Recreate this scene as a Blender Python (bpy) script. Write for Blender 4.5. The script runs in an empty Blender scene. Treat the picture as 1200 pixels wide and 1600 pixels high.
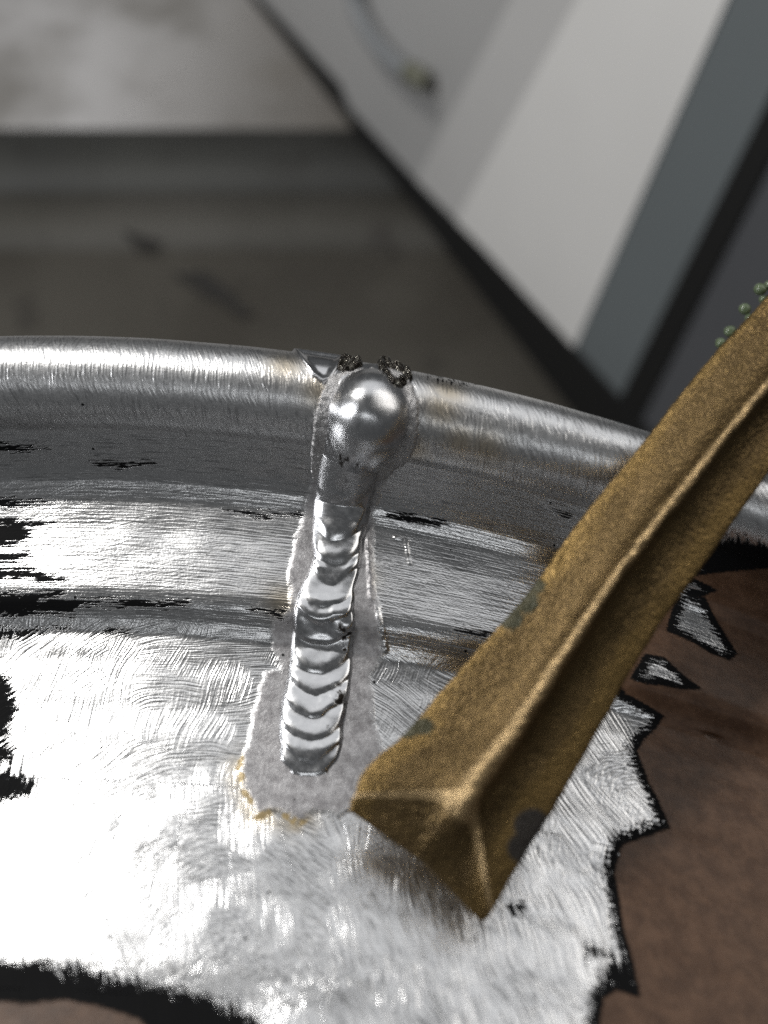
import bpy, bmesh, math, random
import numpy as np
from mathutils import Vector

# ------------------------------------------------------------------ camera
# all building is done in millimetres and scaled by MM; z = 0 is the top of the lip
MM = 0.001
FPX = 1600 * 26.0 / 36.0
TH = math.radians(63.4)
CAM = np.array([58.0, -83.6, 99.6])
FW = np.array([0, math.cos(TH), -math.sin(TH)])
UPV = np.array([0, math.sin(TH), math.cos(TH)])
RT = np.array([1.0, 0, 0])

scene = bpy.context.scene
cam_data = bpy.data.cameras.new('camera')
cam = bpy.data.objects.new('camera', cam_data)
scene.collection.objects.link(cam)
cam.location = Vector(CAM * MM)
cam.rotation_euler = (math.pi / 2 - TH, 0, 0)
cam_data.sensor_fit = 'VERTICAL'
cam_data.sensor_height = 36.0
cam_data.lens = 26.0
cam_data.clip_start = 0.005
cam_data.clip_end = 60.0
cam_data.dof.use_dof = True
cam_data.dof.focus_distance = 0.128
cam_data.dof.aperture_fstop = 7.0
scene.camera = cam

# ------------------------------------------------------------------ light
world = bpy.data.worlds.new('World')
scene.world = world
world.use_nodes = True
bg = world.node_tree.nodes['Background']
bg.inputs['Color'].default_value = (0.93, 0.97, 1.0, 1)
bg.inputs['Strength'].default_value = 0.07

def area_lamp(name, direction, dist, sx, sy, watts, color, target=(58, -45, -15)):
    l = bpy.data.lights.new(name, 'AREA')
    l.shape = 'RECTANGLE'; l.size = sx; l.size_y = sy
    l.energy = watts; l.color = color
    o = bpy.data.objects.new(name, l)
    scene.collection.objects.link(o)
    d = Vector(direction).normalized()
    o.location = Vector(target) * MM + d * dist
    o.rotation_euler = d.to_track_quat('Z', 'Y').to_euler()
    return o
area_lamp('window_light', (-0.64, 0.50, 0.84), 1.9, 0.30, 0.22, 18, (1.0, 0.985, 0.95))
area_lamp('skylight', (0.12, 0.80, 1.0), 2.0, 2.2, 1.4, 7.5, (0.97, 0.985, 1.0))
area_lamp('ceiling_light_right', (0.95, 0.30, 1.0), 2.2, 1.4, 0.9, 8, (1.0, 0.97, 0.92))
area_lamp('near_fill', (-0.1, -0.75, 1.0), 2.2, 1.2, 0.25, 2.2, (0.95, 0.98, 1.0))  # added fill above the camera, lifts the metal to mid grey; no lamp seen there
area_lamp('cabinet_fill', (-1.0, -0.05, 0.42), 2.4, 0.7, 0.7, 24, (0.97, 0.985, 1.0))  # unseen fill added on the left to brighten the cabinet panels

scene.view_settings.view_transform = 'Standard'
scene.view_settings.look = 'None'
scene.view_settings.exposure = 0.0
scene.view_settings.gamma = 1.0
scene.cycles.use_denoising = False

rng = np.random.default_rng(7)
random.seed(7)

# ------------------------------------------------------------------ numpy helpers
def project(P):
    d = P - CAM
    z = d @ FW
    return 600 + FPX * (d @ RT) / z, 800 - FPX * (d @ UPV) / z, z
def pray(px, py):
    px = np.asarray(px, float); py = np.asarray(py, float)
    return FW + ((px - 600) / FPX)[..., None] * RT + ((800 - py) / FPX)[..., None] * UPV
def on_plane(px, py, p0, n):
    d = pray(px, py)
    t = ((np.asarray(p0) - CAM) @ n) / (d @ n)
    return CAM + d * t[..., None]
def smooth(a, b, x):
    t = np.clip((x - a) / (b - a), 0, 1)
    return t * t * (3 - 2 * t)
def sdf(poly, X, Y):
    """signed distance, positive inside"""
    poly = np.asarray(poly, float)
    best = np.full(X.shape, 1e9); inside = np.zeros(X.shape, bool)
    n = len(poly)
    for i in range(n):
        x0, y0 = poly[i]; x1, y1 = poly[(i + 1) % n]
        dx, dy = x1 - x0, y1 - y0
        L = dx * dx + dy * dy + 1e-12
        h = np.clip(((X - x0) * dx + (Y - y0) * dy) / L, 0, 1)
        best = np.minimum(best, (X - x0 - h * dx) ** 2 + (Y - y0 - h * dy) ** 2)
        if y0 != y1:
            c = ((y0 > Y) != (y1 > Y)) & (X < dx * (Y - y0) / (y1 - y0) + x0)
            inside ^= c
    d = np.sqrt(best)
    return np.where(inside, d, -d)
_T = rng.random((4, 256, 256))
def vnoise(x, y, k=0):
    x = np.asarray(x, float) + 1000; y = np.asarray(y, float) + 1000
    xi = np.floor(x).astype(int); yi = np.floor(y).astype(int)
    fx = x - xi; fy = y - yi
    fx = fx * fx * (3 - 2 * fx); fy = fy * fy * (3 - 2 * fy)
    T = _T[k % 4]
    a = T[xi % 256, yi % 256]; b = T[(xi + 1) % 256, yi % 256]
    c = T[xi % 256, (yi + 1) % 256]; d = T[(xi + 1) % 256, (yi + 1) % 256]
    return (a * (1 - fx) + b * fx) * (1 - fy) + (c * (1 - fx) + d * fx) * fy - 0.5
def fbm(x, y, o=3, k=0):
    s = 0; a = 1
    for i in range(o):
        s = s + a * vnoise(x * 2 ** i + 17 * i, y * 2 ** i - 9 * i, k + i); a *= .5
    return s

# ------------------------------------------------------------------ the wheel surface: profile swept along the rim arc
LC = (-6.1, -5.1); LR = 8.0
prof = []
prof += [(1.0 + LR - 6.4, -42.0), (2.4, -30.0), (2.2, -20.0), (2.0, -12.0)]
for a in range(0, 205, 8):                                  # round lip, from the outside over the top to the inside
    r = math.radians(a)
    prof.append((LC[0] + LR * math.cos(r), LC[1] + LR * math.sin(r)))
prof += [(-15.2, -11.0), (-17.0, -14.4), (-19.0, -16.8), (-22.0, -18.2), (-27, -18.9), (-33, -19.1), (-38.5, -19.2), (-40.5, -19.7),
         (-42.8, -21.6), (-45.2, -22.8), (-50, -22.9), (-58, -22.4), (-66, -21.5), (-74, -20.2), (-84, -18.0), (-96, -14.8), (-110, -10.4), (-124, -5.4)]
prof = np.array(prof, float)
def resample(P, n):
    s = np.r_[0, np.cumsum(np.hypot(*np.diff(P, axis=0).T))]
    t = np.linspace(0, s[-1], n)
    return np.stack([np.interp(t, s, P[:, 0]), np.interp(t, s, P[:, 1])], 1), t
PP, PT = resample(prof, 1600)
k = np.exp(-np.linspace(-2.5, 2.5, 31) ** 2); k /= k.sum()
for j in range(2):
    pad = np.r_[np.full(15, PP[0, j]) , PP[:, j], np.full(15, PP[-1, j])]
    q = np.convolve(pad, k, 'valid'); q[:20] = PP[:20, j]; q[-20:] = PP[-20:, j]; PP[:, j] = q
YR = np.array([-124, -96, -60, -45, -20, 5.0]); RR = np.array([520, 500, 420, 350, 290, 262.0])
T_LIP = PT[np.argmin(np.abs(PP[:, 0] + 13.6) + 10 * (PP[:, 1] > -7) + 10 * (PP[:, 1] < -11.5))]
def surf(x, t):
    """base surface point (mm) at rim coordinate x and profile length t"""
    y = np.interp(t, PT, PP[:, 0]); z = np.interp(t, PT, PP[:, 1])
    R = np.interp(y, YR, RR)
    yy = y - (R - np.sqrt(R * R - x * x))
    return np.stack([x, yy, z], -1)
def surf_d(x, t):
    """surface with the uneven hand ground facets"""
    P = surf(x, t)
    fl = smooth(T_LIP - 2, T_LIP + 6, t)
    h = fl * (0.30 * vnoise(x / 17.0, t / 13.0, 0) + 0.15 * vnoise(x / 6.5, t / 5.0, 1) + 0.040 * vnoise(x / 2.4, t / 1.6, 2))
    h = h + (1 - fl) * (0.10 * vnoise(x / 9.0, t / 5.0, 3) + 0.02 * vnoise(x / 1.6, t / 3.0, 1))
    return P, h
def normals(x, t):
    e = 0.15
    a = surf(x + e, t) - surf(x - e, t); b = surf(x, t + e) - surf(x, t - e)
    n = np.cross(b, a)
    n /= np.linalg.norm(n, axis=-1, keepdims=True)
    return n
# lookup table: picture point -> (x, t)
gx, gt = np.meshgrid(np.arange(-60, 190, 0.8), np.arange(PT[0] + 12, PT[-1], 0.4))
GP = surf(gx, gt); GN = normals(gx, gt)
vis = ((CAM - GP) * GN).sum(-1) > 0
GU, GV, GZ = project(GP)
vis &= GZ > 5
gxl, gtl, gul, gvl, gzl = (a[vis] for a in (gx, gt, GU, GV, GZ))
def to_st(u, v):
    d = (gul - u) ** 2 + (gvl - v) ** 2
    c = np.where(d < d.min() + 60)[0]
    i = c[np.argmin(gzl[c] * 4 + np.sqrt(d[c]))]
    x, t = gxl[i], gtl[i]
    for _ in range(6):
        e = 0.05
        q = np.array([[x, t], [x + e, t], [x, t + e]])
        U, V, _z = project(surf(q[:, 0], q[:, 1]))
        J = np.array([[U[1] - U[0], U[2] - U[0]], [V[1] - V[0], V[2] - V[0]]]) / e
        try: s = np.linalg.solve(J, [u - U[0], v - V[0]])
        except Exception: break
        s = np.clip(s, -1, 1)
        if np.hypot(*s) > 6: break
        x += s[0]; t += s[1]
    return x, t
def st_poly(pts): return [to_st(u, v) for u, v in pts]

# ------------------------------------------------------------------ object helpers
def new_mesh(name, V, F, mat, parent=None, attrs=None, smooth_shade=True):
    me = bpy.data.meshes.new(name)
    V = np.asarray(V, np.float32); F = np.asarray(F, np.int32)
    nv, nf, k = len(V), len(F), F.shape[1]
    me.vertices.add(nv); me.vertices.foreach_set('co', (V * MM).astype(np.float32).ravel())
    me.loops.add(nf * k); me.loops.foreach_set('vertex_index', F.ravel())
    me.polygons.add(nf)
    me.polygons.foreach_set('loop_start', np.arange(0, nf * k, k, dtype=np.int32))
    me.polygons.foreach_set('loop_total', np.full(nf, k, np.int32))
    if smooth_shade: me.polygons.foreach_set('use_smooth', np.ones(nf, bool))
    me.update(calc_edges=True)
    for an, av in (attrs or {}).items():
        av = np.asarray(av, np.float32)
        if av.ndim == 1:
            a = me.attributes.new(an, 'FLOAT', 'POINT'); a.data.foreach_set('value', av)
        else:
            a = me.attributes.new(an, 'FLOAT_VECTOR', 'POINT'); a.data.foreach_set('vector', av.ravel())
    me.materials.append(mat)
    o = bpy.data.objects.new(name, me)
    scene.collection.objects.link(o)
    if parent is not None: o.parent = parent
    return o
def grid_faces(nu, nv):
    i, j = np.meshgrid(np.arange(nu - 1), np.arange(nv - 1), indexing='ij')
    a = (i * nv + j).ravel()
    return np.stack([a, a + 1, a + nv + 1, a + nv], 1)
def tag(o, label=None, cat=None, group=None, kind=None):
    for kk, vv in (('label', label), ('category', cat), ('group', group), ('kind', kind)):
        if vv: o[kk] = vv
    return o
def empty(name, loc_mm):
    o = bpy.data.objects.new(name, None)
    o.empty_display_size = 0.01
    scene.collection.objects.link(o)
    return o

# ------------------------------------------------------------------ node helpers
class NT:
    def __init__(s, name):
        s.mat = bpy.data.materials.new(name); s.mat.use_nodes = True
        s.nt = s.mat.node_tree; s.n = s.nt.nodes; s.l = s.nt.links
        s.bsdf = s.n['Principled BSDF']
    def set(s, node, key, val):
        inp = node.inputs[key] if not hasattr(key, 'is_linked') else key
        if hasattr(val, 'links') and hasattr(val, 'node'): s.l.new(val, inp)
        else: inp.default_value = val
    def attr(s, name, vec=False):
        a = s.n.new('ShaderNodeAttribute'); a.attribute_name = name
        return a.outputs['Vector'] if vec else a.outputs['Fac']
    def math(s, op, a, b=0.0, c=0.0, clamp=False):
        m = s.n.new('ShaderNodeMath'); m.operation = op; m.use_clamp = clamp
        s.set(m, 0, a); s.set(m, 1, b); s.set(m, 2, c)
        return m.outputs[0]
    def noise(s, vec, scale=(1, 1, 1), detail=2.0, rough=0.5, off=(0, 0, 0), dist=0.0, color=False):
        mp = s.n.new('ShaderNodeMapping'); s.set(mp, 'Vector', vec)
        mp.inputs['Scale'].default_value = scale; mp.inputs['Location'].default_value = off
        t = s.n.new('ShaderNodeTexNoise'); s.l.new(mp.outputs[0], t.inputs['Vector'])
        t.inputs['Scale'].default_value = 1.0; t.inputs['Detail'].default_value = detail
        t.inputs['Roughness'].default_value = rough; t.inputs['Distortion'].default_value = dist
        return t.outputs['Color' if color else 'Fac']
    def ss(s, x, a, b, lo=0.0, hi=1.0):
        r = s.n.new('ShaderNodeMapRange'); r.interpolation_type = 'SMOOTHSTEP'
        s.set(r, 0, x); s.set(r, 1, a); s.set(r, 2, b); s.set(r, 3, lo); s.set(r, 4, hi)
        return r.outputs[0]
    def mixc(s, f, a, b):
        m = s.n.new('ShaderNodeMix'); m.data_type = 'RGBA'
        s.set(m, m.inputs[0], f); s.set(m, m.inputs[6], a); s.set(m, m.inputs[7], b)
        return m.outputs[2]
    def mixf(s, f, a, b):
        m = s.n.new('ShaderNodeMix'); m.data_type = 'FLOAT'
        s.set(m, m.inputs[0], f); s.set(m, m.inputs[2], a); s.set(m, m.inputs[3], b)
        return m.outputs[0]
    def bump(s, h, dist, strength=1.0):
        b = s.n.new('ShaderNodeBump'); b.inputs['Distance'].default_value = dist
        s.set(b, 'Strength', strength); s.set(b, 'Height', h)
        s.l.new(b.outputs[0], s.bsdf.inputs['Normal'])
        return b
    def out(s, color=None, rough=None, metal=None, **kw):
        if color is not None: s.set(s.bsdf, 'Base Color', color)
        if rough is not None: s.set(s.bsdf, 'Roughness', rough)
        if metal is not None: s.set(s.bsdf, 'Metallic', metal)
        for kk, vv in kw.items(): s.set(s.bsdf, kk.replace('_', ' '), vv)
        return s.mat
def C(r, g, b): return (r, g, b, 1)

# ------------------------------------------------------------------ paint and weld layout on the rim
brown_px = [(977, 1084), (1005, 1098), (1037, 1119), (1026, 1136), (1005, 1155), (995, 1173), (1012, 1220), (1030, 1253),
            (1046, 1293), (1014, 1305), (972, 1319), (959, 1361), (967, 1403), (974, 1455), (988, 1500), (1000, 1556),
            (962, 1546), (942, 1560), (936, 1600), (930, 1700), (1260, 1800), (1700, 1500), (1600, 1000), (1300, 900), (1115, 895), (1060, 905), (1000, 1000), (960, 1060)]
cut_px = [
    [(1060, 905), (1085, 905), (1120, 922), (1098, 932), (1070, 940), (1030, 950)],
    [(1062, 925), (1103, 936), (1152, 1021), (1139, 1031), (1112, 1021), (1082, 1002), (1042, 986)],
    [(985, 1060), (1008, 1022), (1037, 1027), (1064, 1052), (1096, 1077), (1060, 1076), (1037, 1071), (1010, 1068)],
]
brown2_px = [(-40, 1562), (40, 1566), (100, 1560), (160, 1572), (215, 1590), (250, 1620), (270, 1690), (-60, 1710)]
ink_px = [
    [(-40, 692), (30, 695), (78, 699), (30, 704), (-40, 708)],
    [(145, 721), (190, 723), (238, 726), (190, 730), (160, 726)],
    [(-40, 781), (68, 785), (30, 790), (-40, 794)],
    [(-40, 812), (82, 817), (40, 823), (45, 836), (30, 848), (-40, 858)],
    [(-40, 868), (45, 866), (20, 878), (-40, 880)],
    [(-40, 889), (40, 888), (98, 906), (70, 910), (30, 903), (-40, 906)],
    [(-40, 932), (35, 925), (98, 927), (65, 936), (160, 938), (292, 942), (260, 948), (115, 946), (112, 958), (30, 960), (-40, 962)],
    [(-40, 983), (76, 982), (64, 991), (30, 996), (-40, 998)],
    [(85, 979), (108, 979), (106, 983), (84, 983)],
    [(150, 983), (200, 983), (203, 990), (170, 988)],
    [(-40, 1062), (12, 1060), (22, 1085), (26, 1108), (14, 1132), (20, 1150), (-40, 1160)],
    [(-40, 1160), (14, 1158), (24, 1170), (16, 1190), (-40, 1200)],
    [(-40, 1200), (30, 1205), (58, 1222), (44, 1243), (10, 1252), (-40, 1258)],
    [(395, 953), (446, 956), (440, 966), (420, 960)],
    [(604, 800), (640, 806), (692, 815), (684, 823), (650, 816), (610, 808)],
    [(712, 983), (772, 986), (762, 998), (735, 993)],
    [(870, 800), (890, 802), (884, 806)],
    [(1095, 846), (1150, 838), (1260, 868), (1300, 930), (1180, 905), (1120, 893), (1060, 893), (1060, 860)],
    [(-40, 1500), (60, 1502), (120, 1512), (205, 1530), (300, 1548), (360, 1566), (400, 1590), (420, 1640), (-40, 1700)],
    [(935, 1506), (985, 1500), (1004, 1560), (960, 1548), (938, 1548)],
    [(915, 1478), (930, 1476), (972, 1502), (925, 1500)],
    [(345, 800), (420, 801), (470, 803), (400, 806)],
    [(664, 577), (668, 577), (672, 590), (668, 591)], [(684, 580), (688, 580), (692, 594), (688, 595)], [(700, 583), (704, 583), (710, 598), (706, 599)], [(717, 587), (721, 587), (727, 601), (723, 602)], [(735, 591), (738, 591), (742, 600), (739, 601)],
    [(650, 574), (700, 583), (700, 586), (650, 577)],
    [(793, 1415), (815, 1412), (818, 1422), (797, 1424)],
]
haz_px = [(506, 600), (497, 625), (487, 660), (484, 715), (487, 745), (478, 775), (470, 815), (456, 850), (450, 900), (454, 950),
          (424, 968), (426, 1015), (440, 1045), (412, 1048), (398, 1100), (385, 1165), (373, 1190), (382, 1232), (402, 1276),
          (425, 1268), (450, 1272), (466, 1288), (490, 1272), (530, 1274), (566, 1262), (600, 1180), (584, 1120), (580, 1060), (600, 1020),
          (592, 960), (586, 900), (584, 830), (592, 765), (632, 722), (655, 688), (656, 640), (645, 606), (610, 590)]
brown_st = st_poly(brown_px); brown2_st = st_poly(brown2_px)
cut_st = [st_poly(p) for p in cut_px]; ink_st = [st_poly(p) for p in ink_px]; haz_st = st_poly(haz_px)

def layout(X, T):
    a = np.minimum(sdf(brown_st, X, T), 60)
    for c in cut_st: a = np.minimum(a, -sdf(c, X, T))
    a = np.maximum(a, sdf(brown2_st, X, T))
    ink = np.full(X.shape, -50.0)
    for c in ink_st:
        c = np.array(c); lo = c.min(0) - 6; hi = c.max(0) + 6
        m = (X > lo[0]) & (X < hi[0]) & (T > lo[1]) & (T < hi[1])
        if m.any(): ink[m] = np.maximum(ink[m], sdf(c, X[m], T[m]))
    hz = sdf(haz_st, X, T)
    return a, np.maximum(ink, -6), np.maximum(hz, -30)
crust_pts = np.array(st_poly([(375, 1195), (378, 1215), (385, 1235), (392, 1255), (402, 1272), (425, 1270), (445, 1273), (462, 1284), (470, 1284), (600, 1050)]))
crust_r = np.array([1.0, 1.1, 1.2, 1.2, 1.1, .9, .8, .8, .6, .5])
straw_pts = np.array(st_poly([(690, 640), (720, 690), (640, 700), (445, 570), (500, 610), (760, 700), (440, 940), (560, 900), (700, 610)]))

# ------------------------------------------------------------------ materials
def scratch_metal(name, worn=True):
    m = NT(name)
    st = m.attr('st', True); a1 = m.attr('arc_a', True); a2 = m.attr('arc_b', True)
    wl = m.attr('w_lip'); ww = m.attr('w_wall')
    # scratches: across the lip, along the wall, sweeping arcs on the flat
    n_lip = m.noise(st, (2.9, 0.18, 1), 1.0, 0.5, dist=0.1)
    n_lip2 = m.noise(m.attr('slant', True), (2.6, 0.28, 1), 1.0, 0.5, off=(31, 4, 0))
    n_wal = m.noise(st, (0.15, 2.7, 1), 1.0, 0.5, off=(3, 9, 0), dist=0.1)
    n_fa = m.noise(a1, (3.2, 0.25, 1), 1.0, 0.5, off=(7, 1, 0))
    n_fb = m.noise(a2, (3.0, 0.25, 1), 1.0, 0.5, off=(17, 5, 0))
    n_fine = m.noise(st, (2.2, 2.2, 1), 1.0, 0.5, off=(3, 3, 3))
    sel = m.ss(m.noise(st, (0.12, 0.15, 1), 1.0, off=(40, 2, 0)), 0.42, 0.58)
    flat = m.mixf(sel, n_fa, n_fb)
    sel2 = m.ss(m.noise(st, (0.2, 0.3, 1), 1.0, off=(4, 22, 0)), 0.4, 0.62)
    lip = m.mixf(sel2, n_lip, n_lip2)
    h = m.mixf(ww, flat, m.math('ADD', m.math('MULTIPLY', n_wal, 0.75), m.math('MULTIPLY', n_fa, 0.3)))
    h = m.mixf(wl, h, m.math('MULTIPLY', lip, 1.4))
    streak = m.mixf(wl, h, lip)
    h = m.math('ADD', h, m.math('MULTIPLY', n_fine, 0.22))
    # deeper single gouges
    g = m.math('MULTIPLY', m.ss(m.noise(a2, (2.6, 0.06, 1), 1.0, off=(60, 3, 0)), 0.72, 0.76), m.math('SUBTRACT', 1.0, m.math('MAXIMUM', wl, ww)))
    h = m.math('SUBTRACT', h, m.math('MULTIPLY', g, 0.5))
    # masks
    sb = m.attr('sd_brown'); si = m.attr('sd_ink'); sh = m.attr('sd_haz')
    teeth = m.math('SUBTRACT', m.noise(st, (0.5, 3.2, 1), 3.0, 0.6, off=(5, 5, 5)), 0.5)
    teeth2 = m.math('SUBTRACT', m.noise(st, (3.4, 1.2, 1), 2.0, 0.6, off=(15, 5, 5)), 0.5)
    fine = m.math('SUBTRACT', m.noise(st, (3, 3, 1), 3.0, 0.7, off=(9, 5, 5)), 0.5)
    brown = m.ss(m.math('ADD', sb, m.math('ADD', m.math('MULTIPLY', fine, 0.9), m.math('MULTIPLY', teeth, 0.9))), -0.1, 0.35)
    band = m.ss(m.math('ADD', m.math('ADD', sb, 1.7), m.math('ADD', m.math('MULTIPLY', teeth, 4.4), m.math('MULTIPLY', teeth2, 1.4))), -0.04, 0.08)
    cutin = m.math('MULTIPLY', m.math('SUBTRACT', streak, 0.5), 4.5)
    band = m.ss(m.math('ADD', m.math('ADD', m.math('ADD', sb, 1.5), cutin), m.math('ADD', m.math('MULTIPLY', teeth, 4.0), m.math('MULTIPLY', teeth2, 1.6))), -0.25, 0.3)
    ink = m.ss(m.math('ADD', m.math('ADD', si, 0.05), m.math('ADD', m.math('MULTIPLY', teeth, 3.4), m.math('MULTIPLY', cutin, 1.3))), -0.2, 0.25)
    primer = m.math('MAXIMUM', band, ink)
    hzn = m.math('SUBTRACT', m.noise(st, (0.9, 0.9, 1), 4.0, 0.7, off=(19, 5, 5)), 0.5)
    haz = m.ss(m.math('ADD', sh, m.math('ADD', m.math('MULTIPLY', fine, 1.0), m.math('MULTIPLY', hzn, 2.2))), -0.35, 0.9)
    # metal
    big = m.noise(st, (0.3, 0.55, 1), 3.0, 0.6, off=(2, 8, 1))
    mc = m.mixc(big, C(0.62, 0.62, 0.63), C(0.84, 0.835, 0.83))
    straw = m.attr('straw')
    mc = m.mixc(m.math('MULTIPLY', straw, 0.6), mc, C(0.58, 0.46, 0.28))
    rough = m.mixf(m.noise(st, (0.9, 1.4, 1), 3.0, 0.7, off=(1, 1, 9)), 0.18, 0.33)
    rough = m.math('ADD', rough, m.math('MULTIPLY', wl, 0.08))
    mc = m.mixc(m.math('MULTIPLY', m.ss(streak, 0.50, 0.34), m.mixf(wl, 0.6, 0.5)), mc, C(0.28, 0.28, 0.285))
    fleck = m.ss(m.noise(st, (1.2, 1.2, 1), 3.0, 0.6, off=(33, 1, 2)), 0.6, 0.75)
    # faint soot left in the grooves
    soot = m.ss(m.noise(st, (0.35, 2.2, 1), 4.0, 0.7, off=(70, 8, 1)), 0.60, 0.78)
    mc = m.mixc(m.math('MULTIPLY', soot, m.math('MULTIPLY', ww, 0.55)), mc, C(0.10, 0.10, 0.10))
    # matte heat affected skin beside the weld
    hn = m.ss(m.noise(st, (0.55, 0.55, 1), 5.0, 0.72, off=(8, 8, 8)), 0.34, 0.66)
    hc = m.mixc(hn, C(0.25, 0.24, 0.245), C(0.44, 0.43, 0.435))
    mc = m.mixc(haz, mc, hc); rough = m.mixf(haz, rough, m.mixf(hzn, 0.40, 0.52))
    crust = m.ss(m.math('ADD', m.attr('crust'), m.math('MULTIPLY', fine, 1.2)), 0.45, 0.75)
    mc = m.mixc(crust, mc, m.mixc(m.noise(st, (2.5, 2.5, 1), 2.0), C(0.20, 0.12, 0.04), C(0.62, 0.50, 0.28)))
    # tiny dark pores
    vo = m.n.new('ShaderNodeTexVoronoi'); vo.inputs['Scale'].default_value = 0.16
    m.l.new(st, vo.inputs['Vector'])
    pore = m.ss(vo.outputs['Distance'], 0.035, 0.05, 1.0, 0.0)
    mc = m.mixc(pore, mc, C(0.03, 0.03, 0.03))
    # primer and brown paint
    bn = m.ss(m.noise(st, (0.28, 0.28, 1), 5.0, 0.75), 0.36, 0.66)
    bc = m.mixc(bn, C(0.062, 0.030, 0.015), C(0.112, 0.060, 0.034))
    speck = m.ss(m.noise(st, (2.6, 2.6, 1), 2.0, 0.5, off=(50, 1, 1)), 0.70, 0.76)
    bc = m.mixc(speck, bc, C(0.03, 0.02, 0.015))
    scuff = m.ss(m.noise(st, (2.0, 2.0, 1), 3.0, 0.6, off=(80, 1, 1)), 0.72, 0.76)
    bc = m.mixc(m.math('MULTIPLY', scuff, 0.6), bc, C(0.32, 0.26, 0.22))
    col = m.mixc(primer, mc, C(0.006, 0.006, 0.0065))
    col = m.mixc(brown, col, bc)
    coat = m.math('MAXIMUM', primer, brown)
    metal = m.math('SUBTRACT', 1.0, m.math('MAXIMUM', coat, m.math('MULTIPLY', crust, 0.8)))
    metal = m.math('MULTIPLY', metal, m.mixf(haz, 1.0, 0.7))
    rough = m.mixf(primer, rough, 0.55); rough = m.mixf(brown, rough, 0.45)
    m.set(m.bsdf, 'Specular IOR Level', m.mixf(brown, m.mixf(primer, 0.5, 0.05), 0.4))
    hs = m.mixf(haz, h, m.math('MULTIPLY', m.noise(st, (1.8, 1.8, 1), 4.0, 0.7), 0.6))
    coath = m.math('ADD', m.math('MULTIPLY', m.noise(st, (2.2, 2.2, 1), 3.0, 0.6), 0.45), 0.8)
    primh = m.math('ADD', m.math('MULTIPLY', h, 0.5), 0.5)
    hs = m.mixf(primer, hs, primh); hs = m.mixf(brown, hs, coath)
    m.bump(hs, 0.00010)
    return m.out(col, rough, metal)
metal = scratch_metal('ground_aluminium')

def weld_mat():
    m = NT('polished_weld_metal')
    st = m.attr('st', True)
    n = m.noise(st, (1.0, 1.0, 1), 4.0, 0.6); f = m.noise(st, (4, 4, 1), 3.0, 0.6)
    br = m.noise(st, (7.5, 0.6, 1), 2.0, 0.6)
    gr = m.attr('ground')
    fade = m.ss(m.noise(st, (0.5, 0.5, 1), 2.0, off=(9, 9, 1)), 0.45, 0.6)
    col = m.mixc(n, C(0.56, 0.56, 0.57), C(0.78, 0.78, 0.79))
    col = m.mixc(m.attr('soot'), col, C(0.035, 0.030, 0.026))
    rough = m.math('ADD', m.math('MULTIPLY', n, 0.20), m.math('MULTIPLY', gr, -0.04)); rough = m.math('ADD', rough, m.mixf(gr, 0.12, 0.20))
    rough = m.math('ADD', rough, m.math('MULTIPLY', m.attr('soot'), 0.3))
    h = m.math('ADD', m.math('MULTIPLY', f, 0.12), m.math('MULTIPLY', br, m.math('MULTIPLY', gr, 0.8)))
    h = m.math('ADD', h, m.math('MULTIPLY', m.noise(st, (3.5, 3.5, 1), 4.0, 0.8), m.math('MULTIPLY', m.attr('soot'), 1.2)))
    m.bump(h, 0.00005)
    return m.out(col, rough, 1.0)
weldm = weld_mat()
def slag_mat():
    m = NT('burnt_crater_glass')
    st = m.attr('st', True)
    n = m.ss(m.noise(st, (1.6, 1.6, 1), 4.0, 0.7), 0.50, 0.66)
    col = m.mixc(n, C(0.02, 0.016, 0.012), C(0.40, 0.38, 0.33))
    m.bump(m.noise(st, (3, 3, 1), 3.0, 0.7), 0.0002)
    return m.out(col, 0.16, 0.7)
slag = slag_mat()
def skin_mat():
    m = NT('weld_skin')
    st = m.attr('st', True)
    n = m.noise(st, (1.4, 1.4, 1), 4.0, 0.7)
    col = m.mixc(n, C(0.33, 0.32, 0.32), C(0.60, 0.59, 0.585))
    m.bump(m.noise(st, (4.5, 4.5, 1), 4.0, 0.75), 0.00013)
    return m.out(col, 0.42, 0.85)
skin = skin_mat()

# ------------------------------------------------------------------ rim mesh
xs = np.r_[np.arange(-70, -16, 2.0), np.arange(-16, 136, 0.25), np.arange(136, 200, 2.0)]
ts = np.r_[np.arange(0, 38, 1.5), np.arange(38, PT[-1] - 16, 0.22), np.arange(PT[-1] - 16, PT[-1], 1.0)]
X, T = np.meshgrid(xs, ts, indexing='ij')
sb, si, sh = layout(X, T)
P, H = surf_d(X, T)
N = normals(X, T)
sh = sh + 0.55 * fbm(X / 1.6, T / 1.6, 3, 3)
rise = smooth(-0.5, 1.0, sh) * 0.10 + 0.05 * np.exp(-((sh - 0.3) / 0.3) ** 2) * np.clip(0.5 + 3 * vnoise(X / 2.5, T / 2.5, 2), 0, 1.2)
H = H + rise * (T > T_LIP - 9)
# burr steps of a smeared seam beside the bead
for (pa, pb, hh, ww_) in (((575, 845), (580, 935), 0.35, 0.35), ((590, 950), (602, 1015), .3, .5), ((618, 840), (638, 845), .2, .35), ((634, 845), (640, 880), .2, .3)):
    a = np.array(to_st(*pa)); b = np.array(to_st(*pb)); d = b - a
    hq = np.clip(((X - a[0]) * d[0] + (T - a[1]) * d[1]) / (d @ d), 0, 1)
    dd = np.hypot(X - a[0] - hq * d[0], T - a[1] - hq * d[1])
    H = H + hh * np.exp(-(dd / ww_) ** 2) * (0.7 + vnoise(X * 2, T * 2))
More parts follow.
